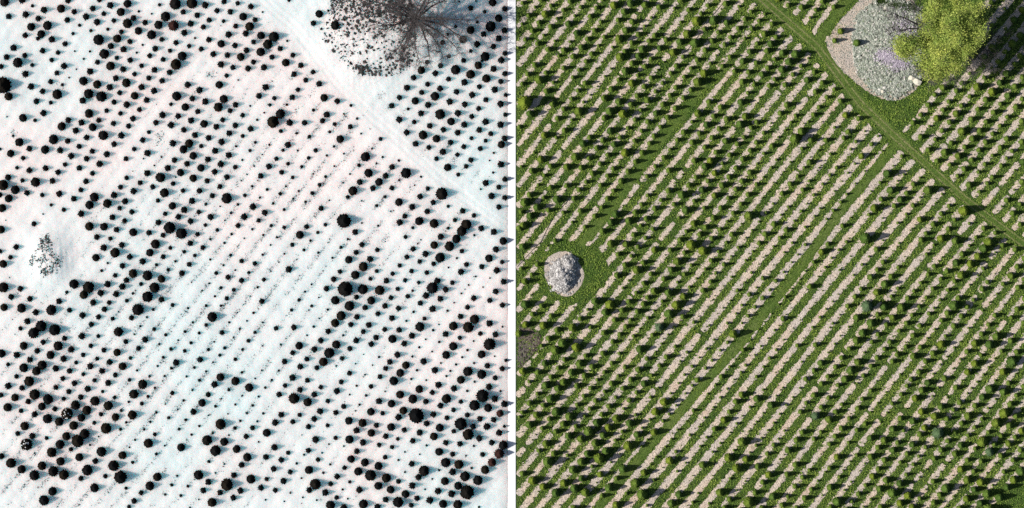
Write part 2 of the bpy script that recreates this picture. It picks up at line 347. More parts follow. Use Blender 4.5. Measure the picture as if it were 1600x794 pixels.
# ------------------------------------------------------------------ survey of the trees: x, y, crown radius (tenths), kind
DATA = """
4516,8,25 7438,15,15 7174,25,15 3499,30,40 7698,43,53 3003,50,78 3718,55,35 2743,63,81 2496,78,25 3209,81,50 3917,106,43 7353,126,40 7894,139,43
3393,171,40 5131,171,18 2171,179,20 7572,184,28 3602,186,43 2866,189,40 4106,191,15 2373,217,15 4992,222,55 3083,239,43 2589,262,68 3801,262,55
7791,285,53 2088,287,45 3985,312,40 3272,315,40 3496,332,28 7456,348,23 2267,353,43 4899,368,43 2980,370,48 2479,390,60 2713,403,81,1 5242,403,63
3685,413,38 3902,416,60 7116,416,25 7668,418,73 3179,428,40 5025,456,20 7353,469,58 7889,474,45 2166,486,53 2879,514,48 3841,524,48 7559,537,43
3574,539,50 6997,539,23 2373,547,63 4078,559,53 4282,577,71 3050,597,18 1834,605,60 7793,605,48 594,607,30 816,617,50 2531,617,38 7234,620,53
3264,622,43 1542,625,76 4489,640,18 5093,640,15 2030,650,40 3965,657,38 6917,665,38 2751,668,40 3458,688,53 1018,690,40 7456,693,48 4186,695,65
2229,703,18 3673,715,43 1736,723,48 2957,723,33 7710,733,43 217,748,50 2428,761,45 4378,761,40 3146,766,38 1935,771,48 3854,791,45 668,796,43
2657,796,33 7355,798,28 1171,801,15 1406,804,18 4076,814,63 907,824,35 2139,824,18 7904,839,38 1630,844,68 3335,846,45 3554,861,43 4577,861,38
390,869,40 2340,874,38 2851,877,63 7013,879,30 7582,884,65 106,892,45 3763,892,55 4249,897,40 1826,907,33 1310,922,18 2549,932,38 811,940,35
7831,940,50 2035,945,43 7242,947,38 7531,952,20 3962,970,38 6673,975,33 1526,977,38 282,982,71 4466,982,53 2753,1010,76 3456,1010,50 506,1018,30
4703,1025,43 7474,1025,53 2212,1028,35 6884,1030,40 1003,1033,48 1730,1033,60 20,1045,40 3642,1055,40,1 4126,1058,48 3879,1071,45 7713,1081,48
1194,1083,13 1924,1083,48 7121,1093,68 2418,1096,45 6582,1098,55 1408,1121,50 4894,1126,35 2652,1134,45 894,1144,38 6801,1151,45 398,1156,50
7912,1156,40 2103,1161,35 4597,1164,43 7353,1166,65 3544,1184,33 1083,1214,15 6463,1214,43 2327,1219,40 1814,1227,45 7599,1229,58 7008,1239,38
3723,1252,13 4778,1252,38 2537,1262,43 1305,1267,60 7826,1277,40 793,1280,40 7259,1290,50 1977,1297,60 4990,1310,45 6680,1317,38 1521,1320,58
2935,1325,48 977,1327,25 3428,1327,53 50,1335,116 489,1358,50 7489,1358,38 1718,1363,50 2217,1363,48 4149,1368,50 6358,1375,48 6877,1385,45
7728,1401,50 4655,1406,35 3118,1408,50 2411,1421,48 668,1433,43 7136,1436,43 6592,1446,40 1872,1453,38 1388,1469,68 897,1476,71 7380,1486,48
7914,1486,30 2106,1499,53 4048,1499,45 2763,1504,65 6796,1506,60 141,1509,60 1589,1511,73 4569,1524,43 6244,1526,40 5068,1529,53 4290,1537,33
3008,1544,43 3499,1549,58 7594,1562,40 2290,1567,45 1300,1572,50 6491,1579,53 572,1582,45 5272,1584,43 3212,1592,50 7030,1592,48 1783,1597,40
796,1607,30 7824,1627,50 2673,1632,28 7264,1635,45 1985,1637,50 3680,1637,43 4484,1637,20 6690,1640,48 4219,1642,25 5486,1650,23 6123,1652,43
3909,1655,15 3413,1675,65 2897,1678,53 7481,1698,38 6378,1703,23 2179,1713,38 4899,1723,25 3597,1730,38 1670,1733,35 3093,1743,40 4131,1763,15
680,1771,48 6577,1771,45 7159,1771,50 1395,1776,60 1884,1776,35 5373,1781,15 4383,1783,68 6877,1786,71 5108,1791,48 7917,1791,33 2539,1798,50
3791,1804,35 2786,1814,43 7368,1821,38 111,1824,13 363,1844,55 2078,1856,45 5582,1856,20 6242,1872,48 4020,1874,18 1071,1877,45 3481,1877,38
1547,1879,40 552,1882,28 2985,1884,48 5040,1887,40 7048,1899,55 7589,1902,50 4267,1907,83 6471,1907,35 1277,1919,48 2441,1919,43 4524,1919,50
4763,1919,43 1776,1932,40 3189,1937,55 5232,1942,30 7819,1947,50 7257,1950,48 2673,1957,50 3678,1957,43 6718,1967,43 2010,1970,40 967,1977,60
3380,1982,45 5476,1985,38 1453,1990,55 3919,2013,45 2872,2030,43 6929,2030,43 7489,2035,45 1184,2045,48 4390,2050,30 5151,2063,23 2327,2065,30
6358,2073,45 7151,2073,45 3582,2083,45 4640,2083,20 5642,2088,15 7670,2091,38 3048,2111,45 6612,2111,60 1617,2116,68 1894,2118,50 207,2123,20
3793,2128,30 4836,2139,28 1355,2154,43 3259,2154,45 7365,2161,30 7904,2161,43 6821,2169,55 5947,2171,30 5317,2174,53 839,2181,68 2232,2194,43
1060,2202,43 7587,2202,30 3461,2217,50 305,2224,60 3990,2227,23 7038,2229,43 2705,2239,50 2955,2244,58 6496,2247,45 1788,2257,43 7834,2259,53
4209,2262,18 4501,2264,48 3146,2285,33 3690,2287,18 1237,2290,40 5219,2290,20 7247,2297,38 6698,2305,38 5816,2322,15 7504,2322,38 463,2327,45
5,2332,23 2098,2332,35 2869,2335,58 708,2340,58 4423,2348,25 940,2350,48 4932,2350,33 4655,2353,15 3907,2355,25 3360,2360,48 1441,2365,40 6922,2373,50
7715,2390,18 2310,2393,50 169,2401,53 5373,2403,15 1670,2413,48 4098,2416,13 7146,2421,33 3574,2428,48 5108,2431,18 3020,2436,53 1116,2441,48
5710,2451,68 2524,2456,15 5980,2456,18 4824,2469,28 365,2474,35 1355,2479,43 2244,2481,13 6819,2481,35 1970,2484,38 4322,2484,33 3247,2494,45
2730,2501,43 3788,2501,18 7360,2501,40 6232,2509,20 7650,2509,13 5882,2557,15 2922,2559,43 4501,2559,28 1562,2562,50 3451,2564,50 7824,2572,50
1018,2574,35 5610,2584,28 2413,2587,13 5224,2597,15 7285,2597,35 3972,2599,13 4204,2605,45 4713,2605,25 6128,2610,43 3678,2612,35 6995,2617,53
270,2622,28 1244,2625,43 2622,2625,48 3141,2625,53 713,2630,45 461,2662,45 3355,2688,45 909,2695,43 4401,2695,38 2824,2698,53 7705,2698,18
5758,2705,60 6345,2705,73 1446,2710,38 2302,2710,50 4894,2715,13 5469,2720,15 3859,2725,13 7159,2728,30 6025,2748,45 4076,2753,43 5088,2763,23
6577,2763,18 2746,2768,13 3547,2771,43 134,2773,48 2509,2773,68 4574,2776,28 1980,2781,35 3020,2786,53 7894,2801,40 6237,2816,18 355,2821,33
3771,2824,13 3239,2826,40 824,2831,45 1348,2834,43 557,2846,65 5625,2846,45 5922,2846,53 2189,2856,38 5363,2856,13 7587,2859,48 2705,2872,35
4995,2887,30 55,2894,76 6479,2894,13 3940,2912,20 4469,2914,15 3436,2919,38 2390,2922,40 7793,2922,38 1884,2924,38 6123,2940,38 5829,2945,43
6685,2945,33 7511,2957,15 4174,2962,23 242,2967,60 1264,2970,38 2861,2982,35 3121,2982,43 5514,2985,65 2091,2987,48 4670,2987,18 428,3015,43
2569,3015,65 4879,3020,30 927,3030,48 4380,3030,28 6902,3030,86 0,3045,40 662,3048,33 1783,3050,50 3826,3055,28 3315,3060,40 7678,3063,50 6564,3071,43
6018,3076,25 1476,3081,65 5433,3083,30 4063,3088,18 7899,3091,40 3544,3101,73 139,3103,58 4584,3106,18 1154,3108,45 5146,3131,13 2469,3136,33
5650,3139,13 3003,3144,48 1955,3149,48 4776,3154,20 6234,3159,53 6771,3166,40 4270,3179,20 1680,3181,60 3219,3191,23 3718,3194,20 801,3202,25
1401,3204,60 5887,3214,23 2695,3219,53 7003,3224,25 3441,3227,13 3950,3232,50 6438,3232,48 7796,3237,40 35,3252,58 1872,3254,35 5020,3259,40
1000,3277,33 4441,3277,23 2882,3282,50 7227,3297,43 6108,3302,13 6675,3307,43 2063,3312,40 3108,3312,35 4141,3322,45 3610,3330,20 2582,3343,33
675,3345,13 1272,3345,50 7406,3370,35 6325,3378,38 3814,3388,50 2791,3393,45 3295,3393,48 1761,3398,45 7108,3438,33 91,3443,10 3514,3446,13
4043,3448,33 1947,3451,38 5373,3451,98 6552,3456,60 2982,3458,45 2479,3476,45 6247,3479,48 5655,3486,15 6783,3494,65 534,3496,38 5086,3511,28
7287,3511,73 3209,3519,28 4239,3526,25 3720,3529,38 5909,3531,18 1401,3539,60 4791,3542,38 1627,3544,55 4443,3554,28 2652,3559,81 6448,3559,23
7003,3567,23 7519,3567,45 3945,3582,20 20,3587,55 1826,3589,43 3395,3594,28 7214,3612,71 5552,3625,45 7718,3627,48 2083,3630,55 4967,3635,25
2332,3637,43 2836,3650,78 3620,3657,20 3086,3660,35 4688,3670,55 2552,3675,38 4113,3675,18 7411,3675,18 1516,3703,43 6335,3703,30 6887,3703,48
4327,3708,18 3819,3725,13 1725,3730,33 7131,3733,60 5149,3736,10 3287,3738,20 5436,3738,18 6577,3748,13 4851,3761,20 7864,3768,53 6020,3776,10
3509,3796,20 2972,3804,43 6526,3809,13 2431,3816,65 4569,3824,33 5655,3826,40 4229,3829,15 1909,3831,45 6786,3831,55 7023,3849,68 3713,3859,10
257,3864,43 3171,3866,38 5330,3866,25 1625,3872,50 2660,3874,30 6456,3889,40 7751,3899,48 4751,3907,23 5894,3907,35 7219,3924,35 5,3927,35
2879,3935,28 2343,3947,53 4975,3947,18 5564,3947,40 1801,3950,65 4443,3967,15 6650,3967,48 4106,3982,20 3602,3990,23 3045,3995,28 2030,4013,43
2552,4015,38 6360,4018,38 169,4020,35 6877,4025,68 1501,4028,53 5196,4030,18 7139,4033,18 7640,4038,55 4642,4050,10 5781,4050,48 3287,4055,18
5451,4060,53 3778,4078,35 2741,4083,18 2232,4086,48 6557,4086,35 7846,4093,33 4358,4098,13 1685,4111,18 3982,4118,35 6773,4123,35 55,4126,55
2962,4131,38 7287,4136,38 2446,4141,25 3494,4144,18 6244,4151,33 1917,4156,43 7529,4166,40 5678,4169,68 7008,4181,15 4514,4207,50 2632,4217,28
3678,4222,15 7763,4224,48 1592,4229,23 5889,4237,30 4232,4239,13 6431,4239,35 5312,4247,35 7204,4247,48 3889,4259,25 6668,4259,35 2844,4267,45
3380,4270,30 2081,4275,63 6136,4277,33 5552,4297,60 1801,4307,35 2307,4307,68 7433,4320,15 3567,4332,40 151,4340,10 7655,4345,13 5786,4358,30
2526,4360,53 5217,4365,43 4126,4370,30 1980,4378,43 6330,4378,33 3776,4385,40 6831,4388,48 6040,4390,43 7866,4403,45 2992,4416,10 6544,4416,28
7068,4416,35 3270,4428,15 1161,4438,65 2207,4438,30 1683,4443,50 4869,4443,15 7322,4456,15 1914,4481,50 7547,4486,13 1388,4489,81 4025,4489,18
58,4491,71 2416,4496,73 3453,4499,25 6756,4499,81 5103,4509,43 322,4511,43 5398,4511,106 6217,4514,33 5670,4521,68 6967,4526,45 3655,4529,30
5932,4537,68 3159,4542,15 6448,4542,20 7748,4554,45 4766,4559,18 1045,4567,25 1579,4579,50 2078,4584,20 7209,4587,15 1816,4597,48 1312,4605,60
6657,4622,50 3360,4630,18 6373,4630,35 3914,4632,10 2305,4637,76 181,4640,45 5569,4645,38 4982,4650,13 6108,4652,38 7403,4657,43 3547,4665,33
471,4668,43 6879,4668,45 2526,4678,45 4673,4685,25 5239,4693,60 7655,4693,40 5801,4695,55 1982,4698,30 927,4710,45 4091,4710,43 1461,4730,48
1710,4730,35 7096,4730,13 6569,4736,40 3804,4761,10 2700,4766,30 7849,4771,40 3224,4778,23 3453,4778,20 5461,4778,71 6018,4781,43 4872,4783,23
68,4801,55 7302,4801,38 5708,4806,43 2940,4814,18 340,4816,65 6229,4819,40 6761,4826,50 1637,4834,43 2395,4836,23 2159,4839,83 5121,4839,18
4557,4844,25 806,4846,71 1086,4846,38 4826,4846,13 6992,4856,18 1854,4869,13 6463,4874,20 3710,4882,13 562,4884,48 3962,4889,20 5907,4902,38
1292,4929,48 5332,4935,65 7194,4947,43 3317,4952,71 1542,4955,40 5577,4955,43 2297,4957,18 2055,4967,40 6123,4972,45 4987,4977,13 6632,4980,30
1761,4982,30 7416,4990,65 3859,5015,15 6350,5015,18 431,5018,48 3015,5038,18 3582,5038,18 4106,5038,15 5237,5048,60 7647,5053,50 1431,5071,40
6859,5071,13 5481,5073,40 5763,5076,45 3227,5078,28 647,5096,78 7083,5096,60 2194,5098,18 4902,5103,20 6562,5106,65 7851,5106,15 7317,5113,73
4597,5116,43 4317,5128,35 322,5131,33 3748,5139,18 2411,5146,30 6013,5146,38 859,5154,78 6239,5156,43 6768,5161,20 5128,5179,43 2894,5181,23
5678,5184,38 1856,5186,68 3987,5194,25 3469,5196,38 529,5204,78 3113,5204,23 7504,5214,35 6965,5222,45 2103,5224,15 7743,5229,45 2594,5232,25
4798,5239,15 5363,5239,18 6433,5247,48 1537,5252,30,2 1280,5254,50 5874,5272,43 3652,5275,15 7186,5280,33 1010,5287,40 4469,5292,10 6131,5297,58
6652,5302,15 2272,5307,48 2786,5317,15 5010,5320,43 5564,5322,45 3884,5325,30 7401,5330,15 1967,5335,38 3350,5343,15 6864,5343,20 678,5348,40
2985,5358,25 6317,5373,45 2489,5378,18 5801,5378,43 7652,5378,86 4390,5383,18 5254,5385,58 1421,5401,35 373,5403,55 4675,5403,53 4106,5406,13
912,5408,65 7083,5411,60 6552,5428,18 3511,5436,25 2166,5441,38 5469,5448,40 2675,5453,28 1111,5461,48 3259,5461,25 3791,5461,23 4914,5461,45
1625,5469,38 7305,5471,20 582,5481,43 2887,5484,28 6751,5491,15 1831,5506,53 4574,5516,38 5144,5516,71 25,5526,60 5683,5537,10 7526,5537,55
1302,5544,35 6214,5544,48 793,5547,60 6972,5547,55 264,5549,50 3438,5549,25 7730,5567,13 6443,5572,18 5922,5579,18 7224,5582,18 2554,5584,23
2040,5594,28 5348,5599,35 995,5605,50 1519,5605,30 4793,5612,38 3678,5615,28 3131,5617,45 469,5620,45 7929,5632,25 6617,5645,50 4448,5650,43
5053,5652,60 1713,5657,45 6093,5657,43 3330,5662,15 1191,5665,30,2 2753,5665,50 6889,5673,15 7408,5673,18 5557,5683,13 131,5695,30 7126,5695,18
662,5705,65 5821,5705,13 6343,5708,55 7617,5715,43 2463,5718,18 5254,5718,15 1919,5723,58 1416,5725,48 4695,5728,45 3040,5743,23 4950,5746,38
375,5748,63 2678,5753,23 872,5758,50 6028,5758,38 7846,5763,40 6516,5786,20 6793,5786,50 2144,5788,18 4091,5788,15 4358,5793,18 1091,5796,43
7038,5796,18 572,5798,60 1594,5798,45 3222,5804,18 7310,5804,68 3783,5819,20 6254,5826,55 5461,5831,38 1305,5846,30 7526,5849,63 5705,5856,15
1806,5861,38 2340,5877,20 2572,5877,18 6977,5877,18 259,5882,35 2917,5884,18 5940,5889,38 3446,5894,55 4574,5904,50 7736,5904,38 3990,5914,15
982,5917,38 6428,5922,18 2025,5935,28 7202,5935,55 4247,5937,18 3118,5940,23 6660,5940,15 1481,5942,33 4804,5945,38 6154,5952,60 3680,5955,58
458,5957,71 5332,5965,38 7416,5965,18 1695,5985,48 1166,5990,43 2229,6005,65 3355,6005,50 6849,6016,50 4456,6023,35 131,6028,50 5572,6028,18
5796,6036,35 7640,6043,50 5013,6051,35 879,6053,38 3894,6056,60 4146,6058,20 350,6061,43 2423,6063,20 7091,6068,48 1373,6074,48 6552,6081,53
3577,6091,23 4690,6091,43 3008,6096,18 5262,6109,48 7300,6109,20 7819,6111,18 1078,6116,40 1605,6116,25 6018,6116,13 6753,6134,38 2695,6144,33
2093,6157,65 4914,6162,45 544,6164,73 3254,6164,40 4365,6164,43 6252,6164,55 5466,6167,15 20,6172,38 5720,6179,20 3783,6184,15 7537,6184,86
2315,6197,25 4043,6197,18 1264,6207,43 239,6212,55 1791,6212,28 4597,6225,76 3458,6230,13 7728,6230,50 997,6232,33 6451,6232,63 6975,6232,65
753,6237,71 2869,6257,20 5126,6265,35 1486,6267,65 5924,6267,48 6655,6272,43 443,6275,43 7199,6275,33 2013,6280,20 4809,6285,60 3161,6295,53
2219,6305,30 6118,6308,55 2584,6313,13 7902,6313,50 3680,6320,18 5617,6323,18 1181,6330,65 3950,6335,20 7413,6335,76 1695,6338,65 6882,6341,45
3370,6348,23 5373,6351,40 657,6353,55 123,6366,60 7627,6376,58 859,6391,40 2781,6398,15 7086,6403,35 1360,6411,65 6305,6414,55 1894,6416,23
5557,6419,13 332,6421,35 5005,6426,48 3023,6434,48 5796,6434,55 2446,6444,20 5247,6449,40 3859,6454,20 5977,6456,35 4116,6459,20 7814,6459,55,1
1053,6464,83 3562,6466,13 544,6471,45 1582,6474,33 6773,6477,45 2071,6482,63 4393,6482,45 4685,6482,33 7302,6484,38 3264,6489,13 6504,6497,108
1806,6517,55 6229,6517,50 1277,6527,55 2640,6527,25 6982,6529,38 746,6542,65 7499,6542,43 4907,6545,45 7718,6557,43 2902,6562,23 3756,6575,20
5451,6575,53 4023,6585,18 929,6587,60 4577,6587,38 2350,6592,20 1975,6600,20 4302,6600,50 1476,6605,30 5668,6608,58 6665,6618,45 7199,6625,86
3451,6628,73 5882,6643,40 5118,6648,30,2 1154,6650,63 3116,6655,20 388,6658,60 7610,6663,53 7879,6663,23 7390,6665,43 4819,6668,40 6111,6673,55
3947,6683,38 6872,6683,55 3673,6688,28 1662,6691,78 2801,6703,23 1884,6706,25 2254,6711,20 6317,6716,40 5574,6723,48 7093,6736,35 6559,6761,48
7798,6761,48 4169,6764,55 5804,6764,55 3325,6766,20 280,6771,38 1325,6779,68 2421,6786,30 7315,6789,78 2995,6791,20 4718,6796,10 3577,6799,15
509,6814,48 1040,6817,60 3849,6819,40 6028,6819,43 6778,6819,55 1542,6822,13 5244,6842,33 730,6844,30 7491,6849,48 6214,6857,28 5463,6867,58
4935,6869,53 2113,6872,18 3237,6880,71 1214,6890,88 6451,6890,43 3506,6902,58 4043,6905,15 5675,6915,50 7685,6915,43 6970,6917,43 2320,6927,68
7186,6937,43 5141,6940,15 418,6943,86,2 940,6943,65 5927,6950,35 1408,6953,18 7902,6955,63 6668,6960,18 2574,6963,15 7403,6968,18 5373,6970,15
6128,6985,33,2 4287,6988,50 2025,6990,15 2834,6990,58 3700,7016,55 1113,7018,33,2 4819,7041,40 3368,7043,76 5577,7053,43 1587,7058,71 6864,7058,58
6327,7063,15 811,7068,68 4506,7074,33 5033,7076,15 542,7079,13 7801,7086,73,1 2443,7094,23 7071,7094,40 6559,7099,13 7539,7101,38,2 4753,7106,18
1917,7114,55 7280,7119,15 23,7131,48 1242,7142,55 4154,7142,45 3866,7144,58 6020,7144,35,2 5486,7172,55 4972,7182,35 4398,7187,43 6227,7187,18
1491,7204,45 950,7207,58 3267,7210,25 2073,7225,25 5703,7225,55 7690,7225,65,1 6965,7227,68 174,7237,71 4637,7242,20 3506,7250,15 6436,7250,45
5159,7257,18 7171,7257,63 3776,7265,45 1778,7278,78 660,7280,60 5914,7283,58 5383,7308,35 7368,7313,20 4280,7328,45 340,7333,58 7579,7341,58,2
4829,7343,58 1368,7346,73 6861,7346,18 6627,7358,73 836,7363,71 5599,7366,60 4537,7373,38 7073,7376,53 6327,7378,15 3368,7388,15 5053,7388,20
1003,7419,73 3103,7421,68 542,7426,73 3655,7426,45 5791,7426,76 2771,7436,18 1647,7439,35 7267,7441,71 5270,7444,43 2461,7451,60 1889,7454,93
6539,7459,48 6038,7469,65 4710,7471,15 1267,7477,40 4169,7484,33 6756,7484,15 3922,7487,63 7466,7502,68 4431,7512,48 6227,7519,38 6952,7519,58
3257,7532,48 5466,7532,25 5164,7560,38 4929,7565,76 3549,7572,86 2683,7577,25 6443,7585,50 5914,7590,58 7159,7590,55 2343,7592,65 2940,7597,23
4076,7620,45 1481,7623,60 1970,7628,25 6640,7645,15 5355,7648,18 5617,7650,50 6103,7650,55 4834,7655,45 3179,7660,45 4305,7660,38 3761,7668,48
6846,7670,50 824,7676,60 7297,7693,98 3441,7698,43 5086,7698,50 2209,7701,38 4537,7703,15 7058,7713,53 6338,7718,55 2582,7728,20 2829,7744,23
4733,7771,15 5262,7774,35 3650,7779,45 6516,7786,43 5436,7791,15 3108,7804,13 6030,7804,45 4151,7809,15 4950,7814,15 693,7817,71 6718,7817,53
2101,7829,43 4443,7834,13 6222,7847,73 3317,7849,63 6924,7875,58 5680,7877,65 7154,7885,65 5166,7892,63 6428,7895,38 2020,7917,30 5899,7917,50
7486,7922,18 5373,7925,50 2970,7930,15
"""
survey = []
for e in DATA.split():
    q = e.split(','); survey.append([int(q[0]) / 10, int(q[1]) / 10, int(q[2]) / 10, int(q[3]) if len(q) > 3 else 0])
KR = {0: range(6, 60), 1: range(-6, 14), 2: range(14, 46)}
def fill(inside, seed, p=0.85):
    """plants where the survey is blank, on the same rows"""
    r = random.Random(seed); out = []
    for b in KR:
        for k in KR[b]:
            y = -70 + r.uniform(0, 13)
            while y < 850:
                x = solve_x(b, k, y)
                if blocks(x, y)[0] == b and inside(x, y) and r.random() < p:
                    out.append([x + r.uniform(-.7, .7), y, r.choice([2.5, 3.6, 4.2, 4.4, 5.0, 5.6, 6.5]), 0])
                y += 13.2
    return out
winter = survey + fill(lambda x, y: (x < 204 and y < 58 and x > -4 and y > -4), 3)
spring = survey + fill(lambda x, y: (x < 204 and y < 58 and x > -10 and y > -36), 4) \
    + fill(lambda x, y: -36 < y < -3 and 204 <= x < 800 and not wild(x + OFFX, y + OFFY)[0], 5) \
    + fill(lambda x, y: -9 < x < -2 and y > 58, 6)
def annotate(L):
    out = []
    for x, y, r, k in L:
        b = int(blocks(x, y)[0]); v = float(vrow(b, x, y)[0])
        out.append(dict(x=x, y=y, r=r, k=k, b=b, row=int(round(v))))
    return out
spring = [t for t in spring if t[0] > -5.5 + t[2] * .3]
spring = [t for t in spring if t[2] >= 3.0 or not wild(t[0] + OFFX, t[1] + OFFY)[0]]
winter = [[min(t[0], 793 - t[2] * 1.05), t[1], t[2], t[3]] for t in winter if t[0] < 794]
winter = annotate(winter); spring = annotate(spring)

# ------------------------------------------------------------------ the snow field
S1 = Waves(21, 6, 24); S2 = Waves(22, 17, 20); S3 = Waves(23, 60, 16); S4 = Waves(24, 2.6, 30)
JLANE = [(x - OFFX, y - OFFY) for x, y in LANE]
def snow_h(x, y):
    """height of the snow surface in metres at survey coordinates"""
    x = arr(x); y = arr(y)
    b = blocks(x, y); ridge = np.zeros(x.shape)
    for k in (0, 1, 2):
        mm = b == k
        ridge[mm] = np.cos(2 * np.pi * (vrow(k, x[mm], y[mm]) - 0.12))
    dl = dseg(x, y, JLANE)
    on = np.clip((dl - 14) / 8, 0, 1) * np.clip(1 - np.maximum(-x, 0) / 30, 0, 1)
    h = 0.17 - 0.022 * ridge * on + 0.010 * S1(x, y) + 0.020 * S2(x, y) + 0.05 * S3(x, y) + 0.005 * S4(x, y)
    h += 0.03 * np.exp(-((dl - 9) / 2.5) ** 2) - 0.035 * np.exp(-((dl - 5) / 2.2) ** 2)
    d = np.hypot((x - 77) / 30, (y - 400) / 38)
    h += 0.8 * np.exp(-d ** 2.4 * 1.2) * (1 + 0.12 * S1(x, y))
    d = np.hypot((x - 575) / 75, (y - 50) / 75)
    h += 0.7 * np.exp(-d ** 3) * (1 + 0.15 * S1(x, y))
    return h * np.clip((796 - x) / 20, 0.0, 0.8) + h * 0.2
def snow_at(x, y): return float(snow_h(x, y)[0])
# white divider band, added so the edge of the snow field stays bright
STRIP = [(WX(793.4), 0.03), (WX(793.9), 0.075), (WX(799.5), 0.085), (WX(805.6), 0.075), (WX(806.2), 0.0)]
V = [(px, yy, z) for yy in (-420, 420) for px, z in STRIP]
link('divider_band', mesh_np('divider_band', V, [(i, i + 1, i + 6, i + 5) for i in range(4)], M['cap']), kind='structure')
xs = np.concatenate([[-4200, -2500, -1500, -900, -500, -250, -120, -60, -30], np.arange(-12, 800.1, 1.9), [803.5]])
ys = np.concatenate([[-4200, -2500, -1200, -600, -300, -150, -80, -40, -20], np.arange(-10, 806, 1.9), [820, 840, 880, 950, 1100, 1500, 2400, 4800]])
GX, GY = np.meshgrid(xs, ys)
H = snow_h(GX.ravel(), GY.ravel())
V = np.stack([WX(GX.ravel()), WY(GY.ravel()), H], 1)
nx, ny = len(xs), len(ys)
ii, jj = np.meshgrid(np.arange(nx - 1), np.arange(ny - 1)); a0 = (jj * nx + ii).ravel()
F = np.stack([a0, a0 + nx, a0 + nx + 1, a0 + 1], 1)
border = list(range(nx)) + [nx - 1 + nx * j for j in range(1, ny)] + [nx * (ny - 1) + i for i in range(nx - 2, -1, -1)] + [nx * j for j in range(ny - 2, 0, -1)]
nb = len(border); base = len(V)
Vb = V[border].copy(); Vb[:, 2] = -2.5
V = np.concatenate([V, Vb])
Fs = np.array([(border[i], border[(i + 1) % nb], base + (i + 1) % nb, base + i) for i in range(nb)])
cidx = len(V); V = np.concatenate([V, [[-100, 0, -2.5]]])
Fb = np.array([(base + (i + 1) % nb, cidx, cidx, base + i) for i in range(nb)])
me = mesh_np('snow', V, np.concatenate([F, Fs]), M['snow'], True)
import bmesh
bm = bmesh.new(); bm.from_mesh(me); bm.verts.ensure_lookup_table()
cv = bm.verts[cidx]
for i in range(nb):
    try: bm.faces.new((bm.verts[base + (i + 1) % nb], cv, bm.verts[base + i]))
    except Exception: pass
bmesh.ops.recalc_face_normals(bm, faces=bm.faces)
bm.to_mesh(me); bm.free()
link('snow_ground', me, kind='structure')

# ------------------------------------------------------------------ the spring ground: grass, lane, soil strips
def sheet(name, x0, x1, y0, y1, z, m):
    return link(name, mesh_np(name, [(x0, y0, z), (x1, y0, z), (x1, y1, z), (x0, y1, z)], [(0, 1, 2, 3)], m), kind='structure')
sheet('grass_ground', 0.605, 900, -900, 900, 0.0, M['grass'])
def ribbon(name, pts, half, z, m, step=2.0, wob=1.0, off=0.0):
    P = []; 
    for (x0, y0), (x1, y1) in zip(pts[:-1], pts[1:]):
        n = max(1, int(math.hypot(x1 - x0, y1 - y0) / step))
        for i in range(n): P.append((x0 + (x1 - x0) * i / n, y0 + (y1 - y0) * i / n))
    P.append(pts[-1]); P = np.array(P)
    ker = np.ones(9) / 9; Q = np.stack([np.convolve(np.pad(P[:, i], 4, 'edge'), ker, 'valid') for i in (0, 1)], 1)
    d = np.gradient(Q, axis=0); d /= np.linalg.norm(d, axis=1)[:, None]; nn = np.stack([-d[:, 1], d[:, 0]], 1)
    hw = half(Q) if callable(half) else np.full(len(Q), half)
    L = Q + nn * (hw + off + wob * N3(Q[:, 0] * 2, Q[:, 1] * 2))[:, None]; R = Q - nn * (hw - off + wob * N3(Q[:, 0] * 2 + 300, Q[:, 1] * 2))[:, None]
    V = [(WX(a), WY(b), z) for p in zip(L, R) for a, b in p]
    n = len(Q); F = [(2 * i, 2 * i + 1, 2 * i + 3, 2 * i + 2) for i in range(n - 1)]
    return link(name, mesh_np(name, V, F, m), kind='structure')
ribbon('grass_lane', LANE, lambda Q: np.where(Q[:, 1] < 230, 9.0, 6.0), 0.006, M['lane'])
ribbon('grass_lane', BRANCH, 6.5, 0.004, M['lane'])
ribbon('mown_strip', MOWN, 7.0, 0.005, M['lane'])
ribbon('mown_strip', [(p + 1.2, q + 1.0) for p, q in WIDE], 6.6, 0.005, M['lane'])
for s in (-1, 1): ribbon('wheel_track', LANE, 1.1, 0.011, M['rut'], off=s * 4.2, wob=0.5)
def poly(name, pts, z, m, wob=1.2):
    P = []
    n = len(pts)
    for i in range(n):
        (x0, y0), (x1, y1) = pts[i], pts[(i + 1) % n]
        q = max(1, int(math.hypot(x1 - x0, y1 - y0) / 3))
        for j in range(q): P.append((x0 + (x1 - x0) * j / q, y0 + (y1 - y0) * j / q))
    P = np.array(P); ker = np.ones(7) / 7
    Q = np.stack([np.convolve(np.concatenate([P[-3:, i], P[:, i], P[:3, i]]), ker, 'valid') for i in (0, 1)], 1)
    c = Q.mean(0); r = Q - c; Q = c + r * (1 + wob * N3(Q[:, 0] * 2, Q[:, 1] * 2) / np.linalg.norm(r, axis=1))[:, None]
    V = [(WX(c[0]), WY(c[1]), z)] + [(WX(a), WY(b), z) for a, b in Q]; n = len(Q)
    return link(name, mesh_np(name, V, [(0, 1 + (i + 1) % n, 1 + i) for i in range(n)], m), kind='structure')
poly('sandy_clearing', PATCH, 0.012, M['sand'])
RING = lin([(849, 425), (852, 405), (868, 394), (885, 391), (899, 400), (904, 412), (914, 422), (912, 440), (900, 458), (885, 466), (868, 458), (854, 442)])
poly('sandy_ring', RING, 0.012, M['sand'], 0.6)
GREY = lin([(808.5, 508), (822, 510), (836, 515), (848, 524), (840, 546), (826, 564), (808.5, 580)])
poly('shaded_soil_corner', GREY, 0.016, M['shadesoil'], 3.0)  # shaded ground at the plot edge, its shade drawn as darker soil
